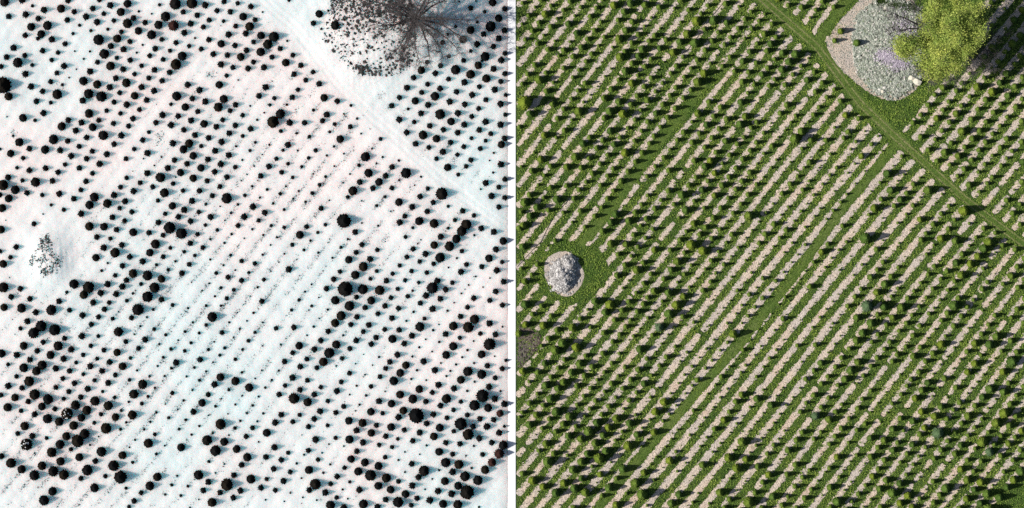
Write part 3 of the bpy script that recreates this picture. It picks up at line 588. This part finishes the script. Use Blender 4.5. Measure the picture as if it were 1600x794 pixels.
for b in KR:
    for k in KR[b]:
        run = []; segs = []
        YY = np.arange(-60.0, 860.0, 1.6)
        XX = np.array([solve_x(b, k, y) for y in YY]) - SHIFT * PER * NX; YC = YY - SHIFT * PER * NY
        SX, SY = XX + OFFX, YC + OFFY
        HWD = half_width(SX, SY); W0 = BASEW(SX, SY) + 0.7 * N3(SX, SY) + 0.5 * N4(SX, SY) + 0.6 * N2(SX, SY)
        OFS = np.arange(-6, 7)
        WD = np.stack([~wild(SX + NX * o, SY + NY * o) for o in OFS], 1)
        BK = (blocks(XX, YC) == b) & (SX > 808) & (SX < 1680) & (SY < 860)
        GAP = (HWD <= 0) & WD[:, 6]
        for i in range(len(YY)):
            good = [o for o, w in zip(OFS, WD[i]) if w and abs(o) <= W0[i]] if BK[i] and not GAP[i] else []
            if len(good) >= 3: run.append((float(SX[i]), float(SY[i]), float(max(-W0[i], good[0] - .5)), float(min(W0[i], good[-1] + .5))))
            else:
                if len(run) > 4: segs.append(run)
                run = []
        if len(run) > 4: segs.append(run)
        if not segs: continue
        V = []; F = []
        for run in segs:
            n = len(run)
            for i, (sx, sy, lo, hi) in enumerate(run):
                taper = min(1.0, (min(i, n - 1 - i) + 1.5) / 3.0)
                md = (lo + hi) / 2; lo = md + (lo - md) * taper + rnd.uniform(-1.1, 1.1); hi = md + (hi - md) * taper + rnd.uniform(-1.1, 1.1)
                V.append((WX(sx + NX * lo), WY(sy + NY * lo), 0.008))
                V.append((WX(sx + NX * md), WY(sy + NY * md), 0.04))
                V.append((WX(sx + NX * hi), WY(sy + NY * hi), 0.008))
            o = len(V) - 3 * n
            for i in range(n - 1):
                a = o + 3 * i
                F += [(a, a + 3, a + 4, a + 1), (a + 1, a + 4, a + 5, a + 2)]
        link('soil_strip', mesh_np('soil_strip', V, F, M['soil'], True), kind='structure')

# grass blades on everything that is not soil, lane or stones
def tuft_shape(seed, n=5):
    r = random.Random(seed); V = []; F = []
    for i in range(n):
        a = 2 * math.pi * i / n + r.uniform(-.5, .5); l = r.uniform(.5, 1.0); h = r.uniform(.5, 1.1); w = r.uniform(.22, .34)
        c, s = math.cos(a), math.sin(a); bx, by = r.uniform(-.25, .25), r.uniform(-.25, .25)
        V += [(bx - s * w, by + c * w, 0), (bx + s * w, by - c * w, 0), (bx + c * l, by + s * l, h)]; F.append((3 * i, 3 * i + 1, 3 * i + 2))
    return V, F
NT = 250000
tx = rng.uniform(807.5, 1625, NT); ty = rng.uniform(-22, 818, NT)
dr = row_distance(tx, ty); hw = half_width(tx, ty)
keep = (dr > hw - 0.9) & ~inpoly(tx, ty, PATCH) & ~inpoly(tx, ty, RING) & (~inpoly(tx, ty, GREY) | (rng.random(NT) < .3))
lane_d = np.minimum(dseg(tx, ty, LANE) - np.where(ty < 230, 9, 6), np.minimum(dseg(tx, ty, BRANCH) - 6.5, dseg(tx, ty, MOWN) - 7))
lane_d = np.minimum(lane_d, dseg(tx - 1.2, ty - 1, WIDE) - 6.0)
size = 0.125 + 0.02 * N2(tx, ty) + 0.055 * N6(tx, ty) + 0.03 * rng.standard_normal(NT)
size = np.where(lane_d < 0, size * 0.6, size)
keep &= ~((np.abs(dseg(tx, ty, LANE) - 4.2) < 1.2) & (rng.random(NT) < .75))
# weeds round the feet of the trees
tr = np.array([(t['x'] + OFFX, t['y'] + OFFY, t['r']) for t in spring])
rep = np.repeat(tr[tr[:, 2] > 2.6], 24, axis=0); q = rng.standard_normal((len(rep), 2)) * (rep[:, 2:3] * 0.55 + 2.0)
wx, wy = rep[:, 0] + q[:, 0], rep[:, 1] + q[:, 1]; mw = (wx > 808) & ~inpoly(wx, wy, STONES)
tx = np.concatenate([tx[keep], wx[mw]]); ty = np.concatenate([ty[keep], wy[mw]])
size = np.clip(np.concatenate([size[keep], rng.uniform(.07, .14, mw.sum())]), 0.04, 0.24)
gm = MB()
for part in range(4):
    V0, F0 = tuft_shape(part); s = slice(part, None, 4); n = len(tx[s])
    sc3 = np.stack([size[s] * 1.25, size[s] * 1.25, size[s] * (1.3 + 0.5 * N6(tx[s], ty[s]).clip(-1, 1))], 1)
    V, F = batch(V0, F0, np.stack([WX(tx[s]), WY(ty[s]), np.zeros(n)], 1), sc3, rng.uniform(0, 6.28, n))
    gm.add(V, F)
link('meadow_grass', gm.mesh('meadow_grass', M['blades']), kind='stuff',
         label='rough green grass growing between the pale soil strips', cat='grass')

# ------------------------------------------------------------------ conifers
def crown_mesh(name, m, seed, tiers, spikes, h, notch, droop, jit, power=0.72):
    r = random.Random(seed); mb = MB()
    for t in range(tiers):
        f = t / (tiers - 0.0); R = (1 - f) ** power
        z = 0.10 * h + h * 0.9 * f
        V = [(r.uniform(-.03, .03), r.uniform(-.03, .03), z + h * 0.9 / tiers * 1.25)]; n = max(5, int(spikes * (1 - 0.45 * f)))
        a0 = r.uniform(0, 6.28)
        for i in range(n):
            a = a0 + 2 * math.pi * (i + r.uniform(-.22, .22)) / n; q = R * (1 + r.uniform(-jit, jit))
            V.append((q * math.cos(a), q * math.sin(a), z - droop * q + r.uniform(-.04, .04)))
            a += math.pi / n; q = R * notch * (1 + r.uniform(-jit, jit))
            V.append((q * math.cos(a), q * math.sin(a), z + 0.05 * h * (1 - f)))
        F = [(0, 1 + j, 1 + (j + 1) % (2 * n)) for j in range(2 * n)]
        mb.add(V, F)
    return mb.mesh(name, m)
def trunk_mesh(name, h):
    mb = MB(); tube(mb, [(0, 0, -0.1), (0, 0, h * .5), (0.01, 0, h * .93)], [.075, .05, .015], 5); return mb.mesh(name, M['bark'])
HW, HS = 1.85, 3.0
winter_crowns = [crown_mesh('crown', M['winter'], s, 7, 15, HW, 0.85, 0.10, 0.09) for s in range(5)]
russet_crowns = [crown_mesh('crown', M['russet'], s + 60, 7, 15, HW, 0.78, 0.10, 0.08) for s in range(2)]
spring_crowns = [crown_mesh('crown', M['spring'], s + 20, 10, 14, HS, 0.80, 0.16, 0.14, 0.5) for s in range(6)]
bluish_crowns = [crown_mesh('crown', M['bluish'], s + 80, 9, 13, HS, 0.62, 0.16, 0.18) for s in range(2)]
trunk_w = trunk_mesh('trunk', HW); trunk_s = trunk_mesh('trunk', HS)
def ordn(n): return '%d%s' % (n, 'th' if 10 <= n % 100 <= 20 else {1: 'st', 2: 'nd', 3: 'rd'}.get(n % 10, 'th'))
def make_labels(L, look, strip, heap, xr, yr):
    """which one it is: its place in its row, and the row's place in the plot"""
    rows = {}
    for t in L:
        if t['r'] < 2.0 or not (xr[0] <= t['x'] <= xr[1] and yr[0] <= t['y'] <= yr[1]): continue
        rows.setdefault((t['b'], t['row']), []).append(t)
    side = [t for t in L if t['b'] == 2 and t['x'] < 560]
    k2 = sorted({k for (b, k) in rows if b == 2 and any(t['x'] > 560 for t in rows[(b, k)])})
    for (b, k), T in rows.items():
        if b == 2:
            T = [t for t in T if t['x'] >= 560]
            T.sort(key=lambda t: t['x'])
            end = 'from the lane'; rw = ordn(k2.index(k) + 1) + ' row beyond ' + heap if T else ''
        else:
            T.sort(key=lambda t: -t['x'])
            if T[0]['x'] > xr[1] - 16: end = 'from the right edge'
            elif T[0]['y'] < yr[0] + 16: end = 'from the top edge'
            else: end = 'from the lane'
            rw = ordn(k - 13) + ' row below ' + strip if b == 0 else ordn(14 - k) + ' row above ' + strip
        for i, t in enumerate(T):
            sz = 'big' if t['r'] >= 8 else 'broad' if t['r'] >= 6 else 'middling' if t['r'] >= 4.5 else 'small'
            t['label'] = '%s %s, %s %s in %s' % (sz, look, ordn(i + 1), end, rw)
    side.sort(key=lambda t: -t['r'])
    for i, t in enumerate(side): t['label'] = '%s %s %s on the lane side of the stone heap' % ('' if i == 0 else ordn(i + 1), 'largest', look) if i < 12 else None
    for t in side:
        if t.get('label'): t['label'] = t['label'].strip()
make_labels(winter, 'dark conifer', 'bare snow strip', 'snowy heap', (0, 793), (0, 794))
make_labels(spring, 'green conifer', 'mown strip', 'stone clearing', (-8, 786), (-27, 767))
def in_frame(t, xr, yr): return xr[0] - t['r'] < t['x'] < xr[1] + t['r'] and yr[0] - t['r'] < t['y'] < yr[1] + t['r']
def plant(L, name, cat, group, crowns, trunk, special, H, ox, oy, ground, grow, xr, yr, low, low_label, low_mat):
    vis = [t for t in L if t.get('label') and in_frame(t, xr, yr)]
    vis.sort(key=lambda t: -t['r']); pick = vis[:300]; ids = {id(t) for t in pick}
    for i, t in enumerate(pick):
        r = grow(t['r']) * 0.1; z = ground(t['x'], t['y'])
        e = bpy.data.objects.new(name, None); C.objects.link(e)
        e.empty_display_size = 0.3
        e.location = (WX(t['x'] + ox), WY(t['y'] + oy), z); e.rotation_euler = (rnd.gauss(0, .035), rnd.gauss(0, .035), rnd.uniform(0, 6.28))
        s = r * rnd.uniform(.97, 1.03); e.scale = (s, s, s * rnd.uniform(.9, 1.12) * (1.0 if r > .45 else 1.1))
        lab = t['label']
        cm = rnd.choice(crowns)
        if special and special(t, i): cm = special(t, i)
        e['label'] = lab; e['category'] = cat; e['group'] = group
        link('crown', cm, e); link('trunk', trunk, e)
    rest = [t for t in L if id(t) not in ids]
    mb = MB()
    for v in range(4):
        T = rest[v::4]
        if not T: continue
        me = low[v % len(low)]
        Vv = np.array([q.co[:] for q in me.vertices]); Ff = np.array([p.vertices[:] for p in me.polygons])
        P = np.array([(WX(t['x'] + ox), WY(t['y'] + oy), ground(t['x'], t['y'])) for t in T])
        R = np.array([grow(t['r']) * .1 for t in T]); S = np.stack([R, R, R * rng.uniform(.9, 1.15, len(R))], 1)
        mb.add(*batch(Vv, Ff, P, S, rng.uniform(0, 6.28, len(T))))
    o = link('young_conifers', mb.mesh('young_conifers', low_mat), kind='stuff', label=low_label, cat='young trees')
    return pick
wlow = [crown_mesh('low_crown', M['winter'], s + 40, 4, 11, HW, 0.74, 0.10, 0.16) for s in range(3)]
slow = [crown_mesh('low_crown', M['spring'], s + 50, 6, 10, HS, 0.78, 0.16, 0.18, 0.5) for s in range(3)]
plant(winter, 'dark_conifer', 'conifer', 'dark conifers standing in the snow field', winter_crowns, trunk_w,
      lambda t, i: russet_crowns[i % 2] if t['k'] == 1 else None, HW, 0, 0, lambda x, y: snow_at(x, y) - 0.03, lambda r: r * 1.14 + 0.5 * min(1, r / 3), (0, 793), (0, 794),
      wlow, 'scattered small dark conifers poking out of the snow', M['winter'])
BLUE = [(1348, 475), (1275, 645), (1026, 510), (1462, 676), (945, 478), (1543, 700), (885, 550), (1090, 385)]
def is_blue(t, i):
    for bx, by in BLUE:
        if math.hypot(t['x'] + OFFX - bx, t['y'] + OFFY - by) < 7: return bluish_crowns[i % 2]
    return None
plant(spring, 'green_conifer', 'conifer', 'green conifers on the soil strips', spring_crowns, trunk_s,
      is_blue, HS, OFFX, OFFY, lambda x, y: 0.03, lambda r: max(r * 0.98 + 0.35, 1.4), (-8, 786), (-27, 767),
      slow, 'small green conifers dotted along the soil strips', M['spring'])

# seedlings on the bare stretches of the soil strips
T = np.array([(t['x'], t['y'], t['r']) for t in spring]); P = []
for b in KR:
    for k in KR[b]:
        y = -40.0
        while y < 790:
            y += rnd.uniform(5.5, 13)
            x = solve_x(b, k, y) + rnd.uniform(-2.2, 1.4)
            if x < -5 or x > 800 or blocks(x, y)[0] != b or half_width(x + OFFX, y + OFFY)[0] < 2: continue
            if (np.hypot(T[:, 0] - x, T[:, 1] - y) < T[:, 2] + 2.5).any(): continue
            P.append((WX(x + OFFX), WY(y + OFFY), 0.03))
P = np.array(P); R = rng.uniform(.05, .17, len(P))
me = crown_mesh('seedling', M['spring'], 99, 3, 5, 1.6, 0.4, 0.1, 0.4)
V, F = batch([v.co[:] for v in me.vertices], [p.vertices[:] for p in me.polygons], P, np.stack([R, R, R * 1.7], 1), rng.uniform(0, 6.28, len(P)))
link('seedlings', mesh_np('seedlings', V, F, M['spring']), kind='stuff', label='tiny seedlings spaced along the bare soil strips', cat='seedlings')

# clods, wood chips and dead weeds on the soil strips
NC = 60000
cx = rng.uniform(808, 1610, NC); cy = rng.uniform(-8, 802, NC)
kk = (row_distance(cx, cy) < half_width(cx, cy) - 0.3); cx, cy = cx[kk], cy[kk]
R = rng.uniform(.04, .11, len(cx)) * np.where(rng.random(len(cx)) < .08, 1.8, 1)
V, F = batch([(-.6, -.35, 0), (.6, -.3, 0), (0, .5, 0), (.1, 0, .8)], [(0, 1, 3), (1, 2, 3), (2, 0, 3)], np.stack([WX(cx), WY(cy), np.full(len(cx), .02)], 1), R, rng.uniform(0, 6.28, len(cx)))
link('soil_clods', mesh_np('soil_clods', V, F, M['clods']), kind='stuff', label='clods and wood chips littering the pale soil strips', cat='litter')
print('clods', len(cx))

# dry stubble showing through the snow along the rows
P = []
sn = Waves(31, 30); sn2 = Waves(32, 140)
for k in range(14, 53):
    y = 0.0
    while y < 794:
        y += abs(rng.exponential(0.36))
        x = solve_x(0, k, y) if True else 0
        if x < 2 or x > 790 or blocks(x, y)[0] != 0: continue
        cen = math.exp(-((x * 0.6 + y * 0.75 - 560) / 260) ** 2 * 1.2) * math.exp(-((k - 27) / 10.5) ** 2)
        dens = (0.03 + 0.95 * cen) * (1 if dseg(x, y, JLANE)[0] > 24 else 0.05)
        if rng.random() > dens * (0.5 + 0.75 * float(sn(x, y)[0])): continue
        P.append((x + 1.2 + rng.normal() * 1.9, y - 0.6 + rng.normal() * 1.9))
P = np.array(P)
z = snow_h(P[:, 0], P[:, 1])
tv = [(-.5, -.3, -.2), (.5, -.35, -.2), (0, .5, -.2), (.1, 0, .6)]; tf = [(0, 1, 3), (1, 2, 3), (2, 0, 3)]
R = rng.uniform(.09, .22, len(P)) * np.where(rng.random(len(P)) < .06, 1.7, 1)
V, F = batch(tv, tf, np.stack([WX(P[:, 0]), WY(P[:, 1]), z], 1), R, rng.uniform(0, 6.28, len(P)))
link('dry_stubble', mesh_np('dry_stubble', V, F, M['stubble']), kind='stuff', label='dry grass stubble poking through the snow along the rows', cat='stubble')
print('stubble', len(P))

# ------------------------------------------------------------------ stones
def stones(name, P, S, m, label, cat, kind='stuff', flat=0.7):
    mb = MB(); P = np.asarray(P); S = np.asarray(S)
    for v in range(5):
        V0, F0 = rock_shape(v + 5); p = P[v::5]; s = S[v::5]
        if len(p) == 0: continue
        V, F = batch(V0, F0, p, np.stack([s, s, s * flat], 1), rng.uniform(0, 6.28, len(p)), rng.uniform(-.5, .5, len(p))); mb.add(V, F)
    return link(name, mb.mesh(name, m), kind=kind, label=label, cat=cat)
def scatter(n, pts, dens=None):
    x0 = min(p[0] for p in pts); x1 = max(p[0] for p in pts); y0 = min(p[1] for p in pts); y1 = max(p[1] for p in pts)
    x = rng.uniform(x0, x1, n); y = rng.uniform(y0, y1, n); k = inpoly(x, y, pts)
    if dens is not None: k &= rng.random(n) < dens(x, y)
    return x[k], y[k]
n5 = Waves(41, 26); n6 = Waves(42, 10)
# spring: the big field-stone heap
x, y = scatter(24000, STONES, lambda x, y: np.clip((dseg(x, y, STONES + STONES[:1]) + 3 * n6(x, y)) / 7, 0.1, 0.95))
d = np.hypot((x - 1395) / 62, (y - 75) / 82)
z = 0.02 + 0.4 * np.clip(1 - d ** 2, 0, 1) * (1 + 0.2 * n6(x, y)) + rng.uniform(0, .12, len(x))
s = rng.uniform(.08, .19, len(x)) * np.where(rng.random(len(x)) < .06, 1.8, 1)
stones('field_stones', np.stack([WX(x), WY(y), z], 1), s, M['stone'], 'broad low heap of greenish grey field stones on the sandy clearing', 'stones')
x, y = scatter(4200, PATCH)
stones('loose_stones', np.stack([WX(x), WY(y), np.full(len(x), .03)], 1), rng.uniform(.03, .12, len(x)), M['stone'], 'loose small stones scattered over the sandy clearing', 'stones')
# lilac flowers on the heap
x = np.concatenate([rng.normal(1384, 8, 800), rng.normal(1402, 9, 650), rng.normal(1412, 12, 420)]); y = np.concatenate([rng.normal(88, 5, 800), rng.normal(98, 6, 650), rng.normal(46, 14, 420)])
V, F = batch([(-.5, -.4, 0), (.5, -.4, .05), (.45, .5, 0), (-.5, .45, .08), (0, 0, .3)], [(0, 1, 4), (1, 2, 4), (2, 3, 4), (3, 0, 4)],
             np.stack([WX(x), WY(y), 0.18 + 0.4 * np.clip(1 - np.hypot((x - 1395) / 62, (y - 75) / 82) ** 2, 0, 1) + rng.uniform(0, .1, len(x))], 1), rng.uniform(.09, .2, len(x)), rng.uniform(0, 6, len(x)))
link('lilac_flowers', mesh_np('lilac_flowers', V, F, M['lilac']), kind='stuff', label='pale lilac flowers growing over the middle of the stone heap', cat='flowers')
# green weeds among the stones
x, y = scatter(2600, STONES, lambda x, y: np.clip(0.25 + 0.5 * n5(x + 80, y), 0, 1))
zz = 0.15 + 0.4 * np.clip(1 - np.hypot((x - 1395) / 62, (y - 75) / 82) ** 2, 0, 1)
V0, F0 = tuft_shape(77); V, F = batch(V0, F0, np.stack([WX(x), WY(y), zz], 1), rng.uniform(.06, .13, len(x)), rng.uniform(0, 6, len(x)))
link('weeds', mesh_np('weeds', V, F, M['blades']), kind='stuff', label='low green weeds growing between the heaped field stones', cat='weeds')
# pale boulders at its foot
for (bx, by, bs, lab) in ((1424, 122, .42, 'upper of two pale boulders at the lower right foot of the heap'), (1433, 128, .46, 'lower of two pale boulders at the lower right foot of the heap'),
                          (1379, 143, .24, 'pale boulder at the lower tip of the stone heap'), (1383, 13, .25, 'pale boulder at the top of the stone heap')):
    V0, F0 = rock_shape(int(bx)); V0 = np.array(V0) * [bs * 1.6, bs * 1.6, bs * 1.3]
    link('boulder', mesh_np('boulder', V0, F0, M['pale']), label=lab, cat='boulder', loc=(WX(bx), WY(by), 0.45 * bs + (0.25 if bx < 1400 else .12)))
for i in range(26):   # darker shrubby growth along the top rim of the heap
    pass
x = rng.uniform(1370, 1430, 420); y = 2 + (x - 1370) * 0.22 + rng.normal(0, 3.5, 420)
V0, F0 = tuft_shape(78, 7); V, F = batch(V0, F0, np.stack([WX(x), WY(y), np.full(len(x), .1)], 1), rng.uniform(.18, .36, len(x)), rng.uniform(0, 6, len(x)))
link('brambles', mesh_np('brambles', V, F, M['grass']), kind='stuff', label='dark low brambles along the top rim of the stone heap', cat='brambles')
# spring: the small heap in its sandy ring
x = rng.uniform(846, 916, 6400); y = rng.uniform(388, 468, 6400)
d = np.minimum(np.hypot((x - 879) / 20.5, (y - 431) / 25), np.hypot((x - 889) / 13, (y - 413) / 15)); k = (d < 1 + 0.1 * n6(x, y)) | ((d < 1.3) & (rng.random(len(x)) < .05)); x, y, d = x[k], y[k], d[k]
z = 0.05 + 1.3 * np.clip(1 - d ** 2.2, 0, 1) * (1 + 0.12 * n6(x, y)); s = rng.uniform(.12, .27, len(x)) * np.where(rng.random(len(x)) < .05, 1.5, 1)
stones('stone_heap', np.stack([WX(x), WY(y), z], 1), s, M['greystone'], 'small round heap of grey stones ringed by bare sand', 'stone heap')
# winter: dark stones breaking through the snow of both heaps
WP = [(503, 62), (512, 30), (520, -12), (560, -20), (640, -20), (652, 40), (648, 95), (636, 110), (612, 120), (590, 121), (568, 120), (546, 104), (527, 88)]
x, y = scatter(5200, WP, lambda x, y: np.clip(0.30 + 0.22 * n6(x, y) + 0.8 * np.clip((45 - y) / 45, 0, 1) + 0.3 * np.clip((x - 600) / 40, 0, 1)
                                             - 0.22 * np.exp(-((x - 583) / 26) ** 2 - ((y - 75) / 24) ** 2), 0, 1) * 0.75)
s = rng.gamma(2.2, .05, len(x)) + .05; s = np.clip(s, .05, .36)
stones('snowed_stones', np.stack([WX(x), WY(y), snow_h(x, y)], 1), s, M['darkstone'], 'dark field stones breaking through the snow beside the bare tree', 'stones', flat=0.8)
x = rng.normal(571, 12, 46); y = 107 + 0.25 * (x - 560) + rng.normal(0, 4.5, 46)
stones('snowed_stones', np.stack([WX(x), WY(y), snow_h(x, y) + .04], 1), rng.uniform(.12, .36, 46), M['darkstone'], 'cluster of larger dark stones at the lower rim of the snowy heap', 'stones')
mb = MB()
def squiggle(mb, x, y, l, w):
    a = rng.uniform(0, 6.28); P = []; 
    for i in range(5):
        P.append((WX(x), WY(y), snow_at(x, y) + .02)); a += rng.normal() * .9; x += math.cos(a) * l / 4; y += math.sin(a) * l / 4
    tube(mb, P, [w * q for q in (.5, 1, .8, 1, .4)], 5)
SP = [(46, 415), (50, 400), (60, 385), (66, 370), (74, 366), (80, 375), (82, 390), (92, 396), (98, 412), (90, 427), (78, 431), (66, 432), (60, 418)]
for _ in range(620):
    x = rng.uniform(44, 100); y = rng.uniform(364, 434)
    if not inpoly(x, y, SP)[0] or (rng.random() > 0.6 and math.hypot(x - 70, y - 380) > 12 and math.hypot(x - 68, y - 426) > 8): continue
    squiggle(mb, x, y, rng.uniform(2, 6), rng.uniform(.04, .09))
link('stone_gaps', mb.mesh('stone_gaps', M['darkstone']), kind='stuff', label='dark stone edges showing through a small snow covered heap', cat='stones')
mb = MB()
for (cx, cy, n) in ((325, 116, 16), (333, 117, 10), (249, 212, 14), (249, 222, 12), (301, 148, 10), (98, 132, 6), (20, 208, 12), (350, 160, 3)):
    for _ in range(n): squiggle(mb, cx + rng.normal() * 3, cy + rng.normal() * 3, rng.uniform(2, 5), rng.uniform(.015, .04))
link('brush_litter', mb.mesh('brush_litter', M['darkstone']), kind='stuff', label='small patches of broken brush lying on the snow', cat='brush')
# snow caught on a few crowns
for (cx, cy) in ((41.8, 694.3), (105, 652.6)):
    mb = MB()
    for _ in range(9):
        a = rng.uniform(0, 6.28); q = rng.uniform(.1, .75); V0, F0 = rock_shape(3)
        mb.add(np.array(V0) * rng.uniform(.06, .14) + [q * math.cos(a), q * math.sin(a), 1.85 * .8 * (1 - q) + .45], F0)
    best = min((o for o in C.objects if o.name.startswith('dark_conifer')), key=lambda o: (o.location.x - WX(cx)) ** 2 + (o.location.y - WY(cy)) ** 2)
    link('snow_cap', mb.mesh('snow_cap', M['cap']), best, kind='stuff')

mb = MB()
for _ in range(150):
    x0, y0 = rng.uniform(809, 846), rng.uniform(507, 576)
    if not inpoly(x0, y0, GREY)[0]: continue
    al = rng.uniform(0, 6.28); ln = rng.uniform(.15, .6)
    tube(mb, [(WX(x0), WY(y0), .05), (WX(x0) + ln * .5 * math.cos(al), WY(y0) + ln * .5 * math.sin(al), .16), (WX(x0) + ln * math.cos(al + .3), WY(y0) + ln * math.sin(al + .3), .07)], [.03, .035, .015], 5)
link('dead_brush', mb.mesh('dead_brush', M['stubble']), kind='stuff', label='dead brush lying on the grey shaded patch below the small heap', cat='brush')

# irrigation hoses lying on the soil
def hose(pts, lab):
    P = [(WX(a), WY(b), 0.07) for a, b in pts]; Q = []
    for i in range(len(P) - 1):
        for t in range(6): Q.append(tuple(P[i][j] + (P[i + 1][j] - P[i][j]) * t / 6 + (rnd.uniform(-.02, .02) if j < 2 else 0) for j in range(3)))
    Q.append(P[-1]); mb = MB(); tube(mb, Q, [.035] * len(Q), 6)
    link('irrigation_hose', mb.mesh('irrigation_hose', M['hose']), label=lab, cat='hose')
hose([(889, 312), (872, 330), (863, 342), (854, 360), (845, 378), (830, 393), (815, 410), (808, 417)], 'long thin black hose snaking down a soil strip above the small heap')
hose([(1094, 52), (1084, 66), (1076, 76), (1066, 84)], 'short thin black hose on a soil strip in the upper plot')
hose([(1132, 2), (1122, 14), (1114, 24)], 'very short black hose near the top edge of the green plot')

# ------------------------------------------------------------------ the tall broadleaf tree
LIMBS = [(-82, -2, 6.5), (-85, -38, 7), (-58, 26, 6.5), (-24, 76, 7), (-38, 58, 6), (-14, 66, 6.5), (6, 70, 8), (24, 66, 8), (46, 62, 8.5), (76, 32, 9), (92, 2, 9), (62, -32, 9.5), (22, -56, 10),
         (-20, -60, 10), (-52, -52, 9), (2, -16, 12.5), (16, 12, 12), (-62, 12, 7.5), (70, 54, 8), (-8, 34, 11), (34, 36, 11), (50, 4, 12), (-30, -12, 11), (36, -28, 12)]
def grow_tree(seed):
    r = random.Random(seed); limbs = []; twigs = []; tips = []
    def path(p0, p1, n, w, sag=0.0):
        P = []; o = Vector((0, 0, 0))
        for i in range(n + 1):
            t = i / n
            if 0 < i < n: o = o + Vector((r.uniform(-w, w), r.uniform(-w, w), r.uniform(-w, w) * .6))
            q = p0.lerp(p1, t) + o * (1 - t * .6) + Vector((0, 0, sag * math.sin(math.pi * t)))
            P.append(q)
        return P
    for (dx, dy, h) in LIMBS:
        tip = Vector((dx * .1, -dy * .1, h)); base = Vector((r.uniform(-.15, .15), r.uniform(-.15, .15), min(1.8 + h * .22, 4.5)))
        L = (tip - base).length; P = path(base, tip, 9, .24, .5)
        pv = Vector((-(tip - base).y, (tip - base).x, 0)).normalized() * r.uniform(-.09, .09) * L
        P = [p + pv * math.sin(math.pi * (i / 9) ** 1.3) for i, p in enumerate(P)]
        w0 = .10 + .010 * L; mb = MB(); tube(mb, P, [w0 * (1 - i / 9.5) + .02 for i in range(10)], 7)
        for i in range(2, 10):
            for _ in range(2 if i < 6 else 3):
                d = (P[min(i + 1, 9)] - P[i - 1]).normalized(); side = Vector((r.uniform(-1, 1), r.uniform(-1, 1), r.uniform(-.3, .7))).normalized()
                l2 = r.uniform(1.3, 2.5) * (1.15 - .06 * i); q0 = P[i]; q1 = q0 + (d * .8 + side * .85).normalized() * l2
                Q = path(q0, q1, 5, .13); tube(mb, Q, [.045, .038, .03, .024, .018, .012], 4)
                for j in range(1, 6):
                    for _ in range(3):
                        d2 = (Q[j] - Q[j - 1]).normalized(); s2 = Vector((r.uniform(-1, 1), r.uniform(-1, 1), r.uniform(-.4, .8))).normalized()
                        e = Q[j] + (d2 * .6 + s2 * .9).normalized() * r.uniform(.4, 1.05)
                        T3 = path(Q[j], e, 3, .07); twigs.append((T3, .015)); tips.append(e); 
                        if r.random() < .6:
                            e2 = T3[2] + Vector((r.uniform(-1, 1), r.uniform(-1, 1), r.uniform(-.3, .8))).normalized() * .45
                            twigs.append(([T3[2], T3[2].lerp(e2, .5) + Vector((r.uniform(-.05, .05), r.uniform(-.05, .05), 0)), e2], .012))
        limbs.append(mb)
    return limbs, twigs, tips
def build_tree(name, label, x, y, z, leafy):
    limbs, twigs, tips = grow_tree(5)
    e = bpy.data.objects.new(name, None); C.objects.link(e); e.location = (WX(x), WY(y), z)
    e['label'] = label; e['category'] = 'tree'
    mb = MB(); tube(mb, [(0, 0, -.3), (0, 0, .3), (.03, .02, 1.5), (0, 0, 3.2), (.05, 0, 4.8)], [.62, .5, .42, .36, .2], 12)
    link('trunk', mb.mesh('trunk', M['bark']), e)
    for l in limbs: link('limb', l.mesh('limb', M['bark']), e)
    mb = MB()
    for P, w in twigs: tube(mb, P, [w * (1 - .6 * i / len(P)) for i in range(len(P))], 3)
    link('twigs', mb.mesh('twigs', M['bark']), e, kind='stuff')
    if leafy:
        hole = Waves(51, 1.6, 18)
        T = np.array([t[:] for t in tips]); sx = T[:, 0] * 10 + x; sy = -T[:, 1] * 10 + y
        OUT = [(1386, 72), (1392, 62), (1408, 62), (1424, 66), (1433, 52), (1428, 26), (1442, 4), (1450, -40), (1540, -40), (1537, 0), (1530, 40), (1516, 72), (1500, 92), (1488, 116), (1468, 124), (1446, 126), (1432, 120), (1431, 104), (1412, 100), (1397, 90)]
        k = inpoly(sx, sy, OUT) & (hole(T[:, 0], T[:, 1]) > -0.62); T = T[k]
        n = 11; Pp = np.repeat(T, n, axis=0) + rng.standard_normal((len(T) * n, 3)) * [.42, .42, .32]
        s = rng.uniform(.05, .115, len(Pp))
        V, F = batch([(-.5, -.4, 0), (.5, -.5, .1), (.55, .5, 0), (-.45, .5, .12)], [(0, 1, 2, 3)], Pp, s * 1.5, rng.uniform(0, 6.28, len(Pp)), rng.uniform(-1.0, 1.0, len(Pp)))
        link('leaves', mesh_np('leaves', V, F, M['leaves']), e, kind='stuff')
        print('leaves', len(Pp))
    return e
build_tree('bare_tree', 'tall leafless tree with spreading grey limbs beside the snowed stone heap', 649, 31, snow_at(649, 31) - .1, False).scale = (1, 1, 0.62)
build_tree('leafy_tree', 'tall tree in yellow green young leaf beside the stone clearing', 1465, 58, 0.0, True).scale = (1, 1, 1.12)
